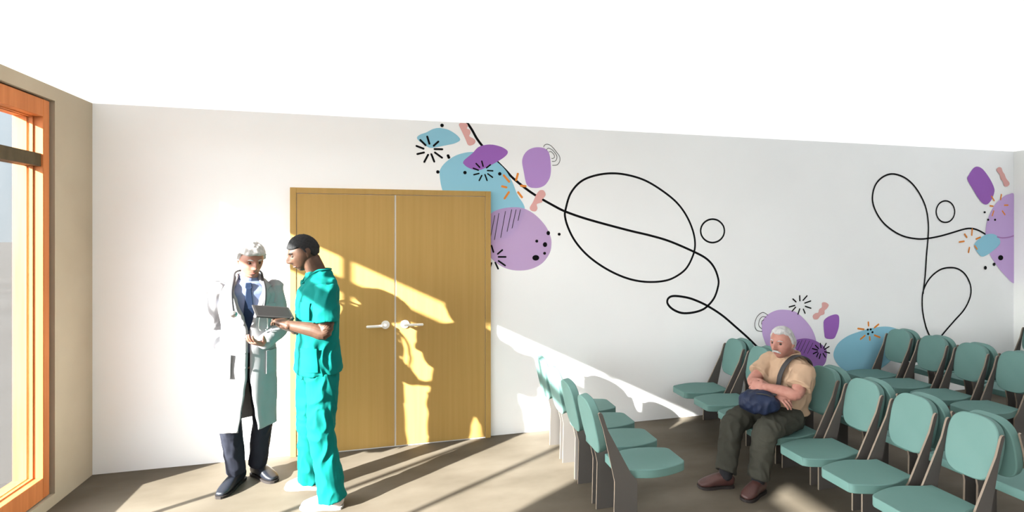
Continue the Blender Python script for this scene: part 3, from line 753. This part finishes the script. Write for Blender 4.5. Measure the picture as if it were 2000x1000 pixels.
def add_hand(bm, wrist, dirv, palm, thumb, curl=(25, 30, 35, 40), bend=(0, 0, 0), k=1.0, thumb_in=0.35, spread=0.10):
    """wrist point, finger direction, the way the palm faces, the side the thumb is on."""
    d = Vector(dirv).normalized(); pn = Vector(palm); pn = (pn - d*pn.dot(d)).normalized()
    lat = d.cross(pn)
    if lat.dot(Vector(thumb)) < 0: lat = -lat            # lat points to the thumb side
    w = Vector(wrist)
    tube(bm, [w - d*0.025*k, w, w + d*0.030*k, w + d*0.065*k, w + d*0.090*k], [(0.027*k, 0.020*k), (0.027*k, 0.019*k), (0.036*k, 0.017*k), (0.042*k, 0.015*k), (0.039*k, 0.012*k)], ref=lat, n=20, power=2.6)
    L = [0.074, 0.082, 0.076, 0.060]
    for i in range(4):
        off = (0.030 - 0.0205*i)
        base = w + (d*(0.082 - 0.004*abs(i - 1)) + lat*off)*k
        ang = 0.0; p = base.copy(); pts = [p - d*0.012*k, p]
        for sgm, fr in enumerate((0.45, 0.31, 0.24)):
            ang += math.radians(curl[i])*(0.7 if sgm == 0 else 1.0)
            dd = d*math.cos(ang) + pn*math.sin(ang) + lat*(spread*(1.4 - i)*0.5)
            p = p + dd.normalized()*L[i]*fr*k
            pts.append(p.copy())
        tube(bm, pts, [0.0092*k, 0.0092*k, 0.0085*k, 0.0078*k, 0.0066*k], ref=lat, n=10, sub=3)
    b = w + (d*0.022 + lat*0.026)*k
    t1 = (lat*0.80 + d*0.62 + pn*thumb_in).normalized(); t2 = (lat*0.35 + d*0.90 + pn*(thumb_in + 0.25)).normalized()
    tube(bm, [b - lat*0.012*k, b + t1*0.018*k, b + t1*0.042*k, b + t1*0.042*k + t2*0.030*k, b + t1*0.042*k + t2*0.052*k], [0.016*k, 0.0145*k, 0.0118*k, 0.0105*k, 0.0078*k], n=12, sub=3)

class Frame:
    """a torso's own axes: lat (to the wearer's left), front, up, about a centre."""
    def __init__(s, centre, front):
        s.f = Vector((front[0], front[1], 0)).normalized(); s.l = Vector((0, 0, 1)).cross(s.f); s.c = Vector(centre)
    def __call__(s, lat, front, z): return s.c + s.l*lat + s.f*front + Vector((0, 0, z))

def rows_at(rows, z):
    rows = sorted(rows)
    if z <= rows[0][0]: return rows[0][1:]
    for a, b in zip(rows, rows[1:]):
        if z <= b[0]:
            t = (z - a[0])/(b[0] - a[0]); t = t*t*(3 - 2*t)
            return [a[i] + (b[i] - a[i])*t for i in range(1, len(a))]
    return rows[-1][1:]

def ring_pt(fr, row, phi, off=0.0, power=2.4, z=0.0):
    a, b, cl, cf = row[:4]
    s, c = math.sin(phi), math.cos(phi); e = 2/power
    return fr(cl + (a + off)*math.copysign(abs(s)**e, s), cf + (b + off)*math.copysign(abs(c)**e, c), z)

def loft_rows(bm, fr, rows, n=40, power=2.4, sub=4):
    """closed horizontal loft; rows are (z, half width, half depth, lateral offset, front offset)."""
    rows = sorted(rows); zs = []
    for a, b in zip(rows, rows[1:]):
        for k in range(sub): zs.append(a[0] + (b[0] - a[0])*k/sub)
    zs.append(rows[-1][0])
    R = []
    for z in zs:
        rw = rows_at(rows, z)
        R.append([bm.verts.new(ring_pt(fr, rw, 2*PI*k/n, 0, power, z)) for k in range(n)])
    for i in range(len(R)-1):
        for k in range(n): bm.faces.new((R[i][k], R[i][(k+1) % n], R[i+1][(k+1) % n], R[i+1][k]))
    bm.faces.new(R[0][::-1]); bm.faces.new(R[-1])

def patch(name, m, parent, fr, rows, p0, p1, z0, z1, off, power=2.4, nu=24, nv=10, thick=0.003):
    bm = bmesh.new(); G = []
    for j in range(nv + 1):
        z = z0 + (z1 - z0)*j/nv; rw = rows_at(rows, z)
        G.append([bm.verts.new(ring_pt(fr, rw, p0 + (p1 - p0)*i/nu, off, power, z)) for i in range(nu + 1)])
    for j in range(nv):
        for i in range(nu): bm.faces.new((G[j][i], G[j][i+1], G[j+1][i+1], G[j+1][i]))
    o = mesh_obj(name, bm, m, parent)
    s = o.modifiers.new('solid', 'SOLIDIFY'); s.thickness = thick; s.offset = 0
    return o

def shoe(name, parent, heel, toe, m, sole, k=1.0, tilt=0.0):
    heel = Vector(heel); toe = Vector(toe); d = (toe - heel); L = d.length; d.normalize(); lat = V(-d.y, d.x, 0)
    def P(t, z): return heel + d*(L*t) + V(0, 0, z)
    bm = bmesh.new()
    tube(bm, [P(0.06, 0.048), P(0.20, 0.054), P(0.42, 0.052), P(0.62, 0.042), P(0.80, 0.032), P(0.93, 0.026)],
         [(0.033*k, 0.036), (0.037*k, 0.042), (0.038*k, 0.040), (0.044*k, 0.030), (0.043*k, 0.021), (0.030*k, 0.014)], ref=lat, n=20, power=2.6)
    tube(bm, [P(0.20, 0.06), P(0.22, 0.115)], [(0.036*k, 0.045), (0.033*k, 0.042)], ref=lat, n=20)
    o = fuse(name, bm, m, parent, 0.005, 2)
    bm = bmesh.new()
    pts = []
    for t, w in ((0.0, 0.018), (0.03, 0.030), (0.15, 0.037), (0.40, 0.036), (0.62, 0.045), (0.80, 0.046), (0.92, 0.036), (0.99, 0.016)):
        pts.append((t, w))
    pts = [(q.x, q.y) for q in catmull([(t, w, 0) for t, w in pts], 5)]
    poly = [P(t, 0) + lat*w*k for t, w in pts] + [P(t, 0) - lat*w*k for t, w in pts[::-1]]
    prism(bm, [(p.x, p.y) for p in poly], 'z', 0.001, 0.017)
    mesh_obj('sole', bm, sole, o)
    return o

UPZ = (0, 0, 1)
def person(loc, label):
    p = empty('person', loc, -YAW); tag(p, label, 'person')
    return p

# ---- grey-haired person in the white coat
def build_coat_person():
    p = person((-0.985, 3.681, 0), 'grey-haired person in a long white coat with tie and stethoscope, looking down at a tablet')
    T = Frame((0, 0, 0), (0.50, -0.87))
    hm = head_matrix((0.042, -0.045, 1.568), (0.72, -0.70), math.radians(20))
    trows = [(0.84, .145, .095, 0, 0), (0.95, .150, .100, 0, 0), (1.08, .140, .098, 0, 0), (1.22, .160, .108, 0, 0), (1.34, .170, .100, 0, -.005), (1.405, .125, .072, 0, -.01), (1.43, .07, .058, 0, -.01)]
    sR, eR, wR = T(-.172, -.005, 1.365), V(-.250, .045, 1.075), V(-.130, -.055, .955)
    sL, eL, wL = T(.158, -.005, 1.365), V(.188, .065, 1.085), V(.150, -.100, 1.010)
    hipR, kneeR, ankR = T(-.072, 0, .86), V(-.098, -.045, .49), V(-.108, .045, .085)
    hipL, kneeL, ankL = T(.072, 0, .86), V(.060, .085, .49), V(-.018, .160, .085)
    bm = bmesh.new()
    add_head(bm, hm, 0.96, 1.2)
    tube(bm, [T(0, -.015, 1.39), V(0.008, 0.0, 1.45), V(0.03, -.02, 1.53)], [.060, .055, .056], n=20)
    loft_rows(bm, T, trows)
    for s_, e_, w_ in ((sR, eR, wR), (sL, eL, wL)):
        tube(bm, [s_, s_.lerp(e_, .5), e_, e_.lerp(w_, .4), w_], [.050, .044, .037, .036, .026], n=14)
    add_hand(bm, wR, (0.25, 0.15, -1), (0.9, -0.2, 0), (0.2, -1, 0), (12, 14, 16, 18), k=0.95)
    add_hand(bm, wL, (-0.25, -0.75, 0.30), (0, 0.2, 1), (0.9, 0, 0.1), (18, 20, 22, 26), k=0.95)
    for h_, k_, a_ in ((hipR, kneeR, ankR), (hipL, kneeL, ankL)):
        tube(bm, [h_, h_.lerp(k_, .5), k_, k_.lerp(a_, .35), a_], [.080, .066, .050, .048, .034], n=16)
    fuse('body', bm, 'skin_fair', p, 0.0036, 1)
    face_bits(hm, p, 0.96, 'hair_white')
    hair('hair', 'hair_white', hm, p, short_hair(0.55, -0.38), 0.018, 0.96, 0.010, 50)
    # shirt and tie
    bm = bmesh.new(); loft_rows(bm, T, [(z, a + .010, b + .010, c, d) for z, a, b, c, d in trows[1:]])
    tube(bm, [T(0, -.014, 1.40), V(0.006, -.002, 1.452)], [.066, .063], n=24)
    fuse('shirt', bm, 'shirt_blue', p, 0.005, 2)
    bm = bmesh.new(); rws = [(z, a + .010, b + .010, c, d) for z, a, b, c, d in trows]
    pts = [(1.415, .017), (1.385, .021), (1.375, .015), (1.25, .028), (1.10, .036)]
    for i, off in enumerate((.004, .012)):
        pass
    L = []
    for z, w in pts:
        rw = rows_at(rws, z)
        L.append((T(-w, rw[1] + rw[3] + .004, z), T(-w, rw[1] + rw[3] + .014, z), T(w, rw[1] + rw[3] + .014, z), T(w, rw[1] + rw[3] + .004, z)))
    vs = [[bm.verts.new(q) for q in r] for r in L]
    for i in range(len(vs)-1):
        for k in range(4): bm.faces.new((vs[i][k], vs[i][(k+1) % 4], vs[i+1][(k+1) % 4], vs[i+1][k]))
    bm.faces.new(vs[0]); bm.faces.new(vs[-1][::-1])
    bevel(mesh_obj('tie', bm, 'tie', p), .003, 2)
    # trousers
    bm = bmesh.new()
    loft_rows(bm, T, [(.80, .130, .095, 0, 0), (.90, .135, .100, 0, 0), (1.00, .135, .100, 0, 0)])
    for h_, k_, a_ in ((hipR, kneeR, ankR), (hipL, kneeL, ankL)):
        tube(bm, [h_, h_.lerp(k_, .5), k_, k_.lerp(a_, .5), a_ + V(0, 0, .005)], [.082, .076, .068, .065, .062], n=20, cap=False)
    fuse('trousers', bm, 'navy', p, 0.006, 2, 0.006, (16, 16, 9))
    shoe('shoe', p, (-.105, .130, 0), (-.118, -.150, 0), 'shoe_black', 'sole_dark')
    shoe('shoe', p, (-.075, .200, 0), (.160, .070, 0), 'shoe_black', 'sole_dark')
    # the coat, open at the front
    crow = [(.440, .172, .150, -.006, 0), (.55, .172, .147, -.006, 0), (.75, .172, .142, -.003, 0), (.95, .170, .136, 0, 0), (1.10, .162, .126, 0, 0), (1.25, .176, .130, 0, 0), (1.34, .182, .118, 0, 0), (1.385, .164, .098, 0, -.005), (1.418, .110, .082, 0, -.012), (1.448, .074, .072, 0, -.016), (1.470, .072, .070, 0, -.020)]
    gap = [(.440, 17), (.55, 11), (.70, 5), (.80, 1.5), (1.10, 1.0), (1.18, 6), (1.30, 17), (1.385, 27), (1.418, 34), (1.448, 46), (1.47, 55)]
    bm = bmesh.new(); G = []; nu = 72; nz = 70
    for j in range(nz + 1):
        z = .440 + (1.47 - .440)*j/nz
        rw = rows_at(crow, z); gp = math.radians(rows_at([(a, b) for a, b in gap], z)[0])
        row = []
        for i in range(nu + 1):
            ph = gp + (2*PI - 2*gp)*i/nu
            low = sstep(1.15, .45, z)
            off = low*0.012*math.sin(ph*5 + 0.8)*sstep(0, .4, min(ph, 2*PI - ph)) + 0.007*noise.noise(V(math.sin(ph)*2.2, math.cos(ph)*2.2, z*9)) + (0.006 if i > nu - 4 else 0)
            row.append(bm.verts.new(ring_pt(T, rw, ph, off, 2.3, z)))
        G.append(row)
    for j in range(nz):
        for i in range(nu): bm.faces.new((G[j][i], G[j][i+1], G[j+1][i+1], G[j+1][i]))
    c = mesh_obj('coat', bm, 'coat', p, smooth=True)
    s = c.modifiers.new('solid', 'SOLIDIFY'); s.thickness = 0.005; s.offset = 1
    for nm, s_, e_, w_ in (('sleeve', sR, eR, wR), ('sleeve', sL, eL, wL)):
        bm = bmesh.new()
        q = w_ + (e_ - w_).normalized()*0.015
        tube(bm, [s_ + V(0, 0, .012), s_.lerp(e_, .3), s_.lerp(e_, .75), e_, e_.lerp(q, .5), q], [.066, .066, .060, .056, .054, .050], n=20)
        fuse(nm, bm, 'coat', c, 0.006, 3, 0.006, (18, 18, 12))
    for sgn in (-1, 1):                                  # lapels and collar
        bm = bmesh.new(); A = []
        for j in range(18):
            z = 1.14 + (1.465 - 1.14)*j/17
            rw = rows_at(crow, z); gp = math.radians(rows_at([(a, b) for a, b in gap], z)[0])
            w = (0.02 + 0.055*sstep(1.14, 1.33, z)) * (0.55 if 1.335 < z < 1.37 else 1.0)
            dphi = w/max(rw[0], 0.08)
            A.append([bm.verts.new(ring_pt(T, rw, sgn*(gp + dphi*t), 0.011 - 0.003*t, 2.3, z)) for t in (0, .5, 1)])
        for j in range(17):
            for i in range(2): bm.faces.new((A[j][i], A[j][i+1], A[j+1][i+1], A[j+1][i]))
        o = mesh_obj('lapel', bm, 'coat', c, smooth=True); s = o.modifiers.new('solid', 'SOLIDIFY'); s.thickness = .005; s.offset = 0
    patch('pocket', 'coat', c, T, crow, math.radians(-75), math.radians(-32), .80, .955, .008)
    patch('pocket', 'coat', c, T, crow, math.radians(32), math.radians(75), .80, .955, .008)
    patch('pocket', 'coat', c, T, crow, math.radians(28), math.radians(58), 1.17, 1.27, .009)
    bm = bmesh.new()
    for z in (1.06, .96, .86):
        rw = rows_at(crow, z); q = ring_pt(T, rw, math.radians(-5), .012, 2.3, z)
        tube(bm, [q, q + T.f*.004], [.009, .008], n=12, cap=False)
    mesh_obj('button', bm, 'coat', c, smooth=True)
    # the stethoscope is a thing of its own
    st = empty('stethoscope', p.location, -YAW); tag(st, 'grey stethoscope hung round the neck over the white coat', 'stethoscope')
    bm = bmesh.new()
    tube(bm, [T(-.088, .150, 1.235), T(-.096, .140, 1.30), T(-.098, .110, 1.37), T(-.088, .055, 1.432), T(-.080, -.02, 1.476), T(-.05, -.085, 1.488), T(0, -.105, 1.488), T(.05, -.085, 1.488), T(.080, -.02, 1.476), T(.088, .055, 1.432), T(.098, .110, 1.37), T(.096, .143, 1.30), T(.085, .152, 1.22)], [.0075]*13, n=10, sub=6)
    mesh_obj('tube', bm, 'rubber', st, smooth=True)
    bm = bmesh.new()
    for dx in (-.022, .022):
        tube(bm, [T(.085 + dx*.2, .154, 1.225), T(.085 + dx, .156, 1.19), T(.085 + dx*1.2, .150, 1.12), T(.085 + dx*.7, .156, 1.10)], [.004, .004, .004, .006], n=8)
    mesh_obj('ear_tubes', bm, 'steel', st, smooth=True)
    bm = bmesh.new(); q = T(-.086, .152, 1.220)
    tube(bm, [q, q + T.f*.014], [.021, .019], n=20, cap=False)
    tube(bm, [q + V(0, 0, .02), q + V(0, 0, .004) + T.f*.006], [.006, .006], n=8)
    mesh_obj('chest_piece', bm, 'steel', st, smooth=True)
build_coat_person()

# ---- person in green scrubs
def build_scrubs_person():
    base = V(-0.5063, 3.4559, 0)
    p = person(base, 'dark-haired person in teal green scrubs and white shoes, holding a tablet')
    T = Frame((0, 0, 0), (-0.80, -0.60))
    hm = head_matrix((-.080, -.020, 1.622), (-0.85, -0.53), math.radians(24))
    sL, eL, wL = T(.172, -.01, 1.410), V(.125, -.190, 1.130), V(-.105, -.205, 1.178)
    sR, eR, wR = T(-.172, -.01, 1.410), V(-.115, .120, 1.120), V(-.115, -.085, 1.120)
    hipL, kneeL, ankL = V(.065, -.075, .84), V(.075, -.125, .47), V(.148, -.125, .085)
    hipR, kneeR, ankR = V(-.065, .070, .84), V(-.085, .075, .47), V(-.085, .112, .085)
    trows = [(0.86, .150, .100, 0, 0), (0.98, .150, .105, 0, 0), (1.10, .142, .105, 0, 0), (1.26, .158, .110, 0, 0), (1.38, .165, .098, 0, -.005), (1.44, .115, .074, 0, -.01), (1.475, .068, .060, 0, -.01)]
    bm = bmesh.new()
    add_head(bm, hm, 0.97, 1.3)
    tube(bm, [V(0.008, 0, 1.42), V(-.004, 0, 1.49), V(-.045, -.008, 1.575)], [.064, .060, .062], n=20)
    loft_rows(bm, T, trows)
    for s_, e_, w_ in ((sR, eR, wR), (sL, eL, wL)):
        tube(bm, [s_.lerp(e_, .08), s_.lerp(e_, .5), e_, e_.lerp(w_, .35), w_], [.046, .050, .043, .044, .028], n=16)
    add_hand(bm, wL, (-0.80, 0.50, 0.30), (-0.2, 0.25, -1), (-0.4, 0.5, 0.9), (24, 30, 32, 34), k=1.0, thumb_in=-0.05)
    add_hand(bm, wR, (-0.62, -0.62, 0.42), (-0.3, -0.1, 1), (-0.6, 0.6, 0), (14, 18, 20, 24), k=1.0)
    for h_, k_, a_ in ((hipR, kneeR, ankR), (hipL, kneeL, ankL)):
        tube(bm, [h_, h_.lerp(k_, .5), k_, k_.lerp(a_, .35), a_], [.085, .072, .054, .050, .036], n=16)
    fuse('body', bm, 'skin_dark', p, 0.0036, 1)
    face_bits(hm, p, 0.97, 'hair_black')
    hair('hair', 'hair_black', hm, p, short_hair(0.50, -0.40), 0.009, 0.97, 0.003, 110)
    srow = [(.842, .192, .142, .005, -.005), (.90, .187, .138, .005, -.005), (1.00, .172, .130, 0, 0), (1.12, .162, .124, 0, 0), (1.26, .178, .128, 0, 0), (1.37, .188, .118, 0, -.005), (1.43, .158, .096, 0, -.012), (1.475, .096, .080, 0, -.012), (1.50, .078, .072, 0, -.014)]
    bm = bmesh.new(); loft_rows(bm, T, srow, sub=6)
    for s_, e_ in ((sR, eR), (sL, eL)):
        q = s_.lerp(e_, .80)
        tube(bm, [s_ + V(0, 0, .008), s_.lerp(e_, .35), q], [.070, .073, .076], n=20, cap=False)
    sh = fuse('shirt', bm, 'scrub', p, 0.006, 3, 0.011, (15, 15, 8))
    bm = bmesh.new()                                     # V-shaped neckband
    N = 40; A = []
    for i in range(N):
        ph = 2*PI*i/N; v = max(0, math.cos(ph))**4
        z = 1.508 - .085*v; rw = rows_at(srow, min(z, 1.49))
        A.append(ring_pt(T, (.077 + .0*v, .070 + .040*v, 0, -.014), ph, 0, 2.0, z))
    A.append(A[0])
    tube(bm, A, [.007]*(N + 1), n=8, sub=2, cap=False)
    mesh_obj('neckband', bm, 'scrub', sh, smooth=True)
    patch('pocket', 'scrub', sh, T, srow, math.radians(18), math.radians(52), 1.20, 1.31, .008)
    patch('pocket', 'scrub', sh, T, srow, math.radians(25), math.radians(72), .875, 1.02, .008)
    bm = bmesh.new()
    loft_rows(bm, T, [(.80, .150, .112, 0, 0), (.90, .155, .115, 0, 0), (1.00, .150, .112, 0, 0)])
    for h_, k_, a_ in ((hipR, kneeR, ankR), (hipL, kneeL, ankL)):
        tube(bm, [h_, h_.lerp(k_, .5), k_, k_.lerp(a_, .55), a_ - V(0, 0, .030)], [.100, .092, .082, .080, .086], n=22, cap=False)
    fuse('trousers', bm, 'scrub', p, 0.006, 2, 0.011, (14, 14, 9))
    shoe('shoe', p, (.215, -.130, 0), (-.055, -.140, 0), 'shoe_white', 'sole')
    shoe('shoe', p, (-.010, .110, 0), (-.265, .105, 0), 'shoe_white', 'sole')
    # the tablet, tilted
    tb = empty('tablet', base, -YAW); tag(tb, 'thin dark grey tablet held flat between the two standing people', 'tablet')
    Tp = V(-.370, -.125, 1.288); u = V(.096, -.128, -.052); v = V(.176, .132, -.036); n = u.cross(v).normalized()*(-1 if u.cross(v).z < 0 else 1)
    bm = bmesh.new()
    vs = [bm.verts.new(q) for q in (Tp - n*.005, Tp + u - n*.005, Tp + u + v - n*.005, Tp + v - n*.005, Tp + n*.005, Tp + u + n*.005, Tp + u + v + n*.005, Tp + v + n*.005)]
    for f in ((0,3,2,1),(4,5,6,7),(0,1,5,4),(1,2,6,5),(2,3,7,6),(3,0,4,7)): bm.faces.new([vs[i] for i in f])
    bevel(mesh_obj('case', bm, 'tablet', tb), .003, 2)
    bm = bmesh.new(); e = n*.0055
    bm.faces.new([bm.verts.new(Tp + u*a + v*b + e) for a, b in ((.08, .06), (.92, .06), (.92, .94), (.08, .94))])
    mesh_obj('screen', bm, 'tablet_screen', tb)
build_scrubs_person()

# ---- seated person with a bag
def build_seated_person():
    base = V(2.812, 3.003, 0)
    p = person(base, 'seated white-haired person in a tan shirt, arms crossed over a navy bag')
    T = Frame((0.005, 0, 0), (-0.985, -0.17))
    hm = head_matrix((-.098, -.060, .962), (-0.84, -0.54), math.radians(4))
    sL, eL, wL = V(.002, -.160, .790), V(-.115, -.260, .655), V(-.290, -.180, .680)
    sR, eR, wR = V(-.045, .150, .795), V(-.250, .060, .650), V(-.225, -.180, .655)
    hipL, kneeL, ankL = V(-.05, -.110, .450), V(-.325, -.262, .410), V(-.385, -.285, .095)
    hipR, kneeR, ankR = V(-.08, .070, .450), V(-.455, -.060, .395), V(-.570, -.210, .095)
    def rows(e): return [(.40, .140 + e, .115 + e, 0, .065), (.50, .150 + e, .125 + e, 0, .060), (.60, .158 + e, .125 + e, 0, .040), (.70, .170 + e, .118 + e, 0, .020), (.785, .175 + e, .100 + e, 0, .010), (.835, .120 + e, .075 + e, 0, .015), (.862, .070 + e, .060 + e, 0, .022)]
    bm = bmesh.new()
    add_head(bm, hm, 0.92, 1.5)
    tube(bm, [T(0, .01, .80), T(0, .045, .87), V(-.070, -.04, .925)], [.066, .058, .058], n=20)
    loft_rows(bm, T, rows(-.012))
    for s_, e_, w_ in ((sR, eR, wR), (sL, eL, wL)):
        tube(bm, [s_, s_.lerp(e_, .5), e_, e_.lerp(w_, .4), w_], [.050, .046, .040, .040, .028], n=16)
    add_hand(bm, wL, (-.55, .80, -.10), (.55, .35, -.55), (-.2, .1, 1), (26, 32, 36, 38), k=.95)
    add_hand(bm, wR, (.45, -.75, -.38), (.25, .30, -.9), (-.6, -.4, .5), (14, 20, 22, 26), k=.98)
    for h_, k_, a_ in ((hipR, kneeR, ankR), (hipL, kneeL, ankL)):
        tube(bm, [h_, h_.lerp(k_, .5), k_, k_.lerp(a_, .35), a_], [.082, .070, .052, .048, .034], n=16)
    fuse('body', bm, 'skin_old', p, 0.0036, 1)
    face_bits(hm, p, .92, 'hair_grey', 'hair_grey')
    hair('hair', 'hair_grey', hm, p, short_hair(0.66, -0.45, 0.10), 0.012, .92, 0.006, 60)
    bm = bmesh.new(); loft_rows(bm, T, [q for q in rows(.008) if q[0] > .45] + [(.468, .162, .140, 0, .058)], sub=6)
    for s_, e_ in ((sR, eR), (sL, eL)):
        q = s_.lerp(e_, .72)
        tube(bm, [s_ + V(0, 0, .006), s_.lerp(e_, .35), q], [.072, .074, .078], n=20, cap=False)
    sh = fuse('shirt', bm, 'tan', p, 0.006, 3, 0.010, (16, 16, 11))
    bm = bmesh.new()
    A = [T(.070*math.sin(t), .022 + .068*math.cos(t), .872 - .022*max(0, math.cos(t))) for t in [PI*2*i/24 for i in range(25)]]
    tube(bm, A, [(.017, .007)]*25, ref=UPZ, n=10, sub=2, cap=False)
    mesh_obj('collar', bm, 'tan', sh, smooth=True)
    bm = bmesh.new()
    loft_rows(bm, T, [(.365, .130, .110, 0, .07), (.42, .148, .125, 0, .07), (.465, .150, .126, 0, .066), (.500, .142, .118, 0, .060)])
    for h_, k_, a_ in ((hipR, kneeR, ankR), (hipL, kneeL, ankL)):
        sl = (a_ - k_).normalized()
        tube(bm, [h_, h_.lerp(k_, .5), k_.lerp(h_, .12), k_ + sl*.05, k_.lerp(a_, .6), a_ - sl*.01], [.090, .086, .082, .078, .070, .068], n=22, cap=False)
    fuse('trousers', bm, 'olive', p, 0.006, 2, 0.009, (15, 15, 13))
    for a_ in (ankL, ankR):
        bm = bmesh.new(); tube(bm, [a_ + V(0, 0, -.02), a_ + V(0, 0, .03)], [.042, .042], n=16)
        mesh_obj('sock', bm, 'sock', p, smooth=True)
    shoe('shoe', p, (-.335, -.255, 0), (-.535, -.395, 0), 'shoe_brown', 'sole_dark')
    shoe('shoe', p, (-.515, -.200, 0), (-.765, -.215, 0), 'shoe_brown', 'sole_dark')
    # the bag on the lap, with its strap over the shoulder
    bg = empty('shoulder_bag', base, -YAW); tag(bg, 'navy blue shoulder bag on the lap of the seated person', 'bag')
    bm = bmesh.new()
    cc = V(-.345, -.205, .585)
    tube(bm, [cc + V(-.082, .036, -.008), cc + V(-.048, .020, .0), cc, cc + V(.050, -.020, .0), cc + V(.092, -.036, -.010)], [(.052, .056), (.073, .076), (.079, .080), (.076, .076), (.052, .056)], ref=UPZ, n=28, power=2.6)
    fuse('bag_body', bm, 'bag', bg, 0.006, 3, 0.010, (14, 14, 18))
    bm = bmesh.new()
    tube(bm, [cc + V(-.082, .012, .045), cc + V(-.035, -.036, .069), cc + V(.028, -.060, .069), cc + V(.082, -.066, .042)], [.005]*4, n=8)
    mesh_obj('zip', bm, 'strap', bg, smooth=True)
    bm = bmesh.new()
    tube(bm, [cc + V(.08, -.04, .06), T(.075, .172, .665), T(.080, .160, .74), T(.086, .128, .81), T(.090, .075, .862), T(.094, .015, .876), T(.096, -.050, .850), T(.096, -.075, .79), T(.09, -.05, .70)], [(.022, .005)]*9, ref=T.l, n=10, sub=6)
    mesh_obj('strap', bm, 'strap', bg, smooth=True)
build_seated_person()
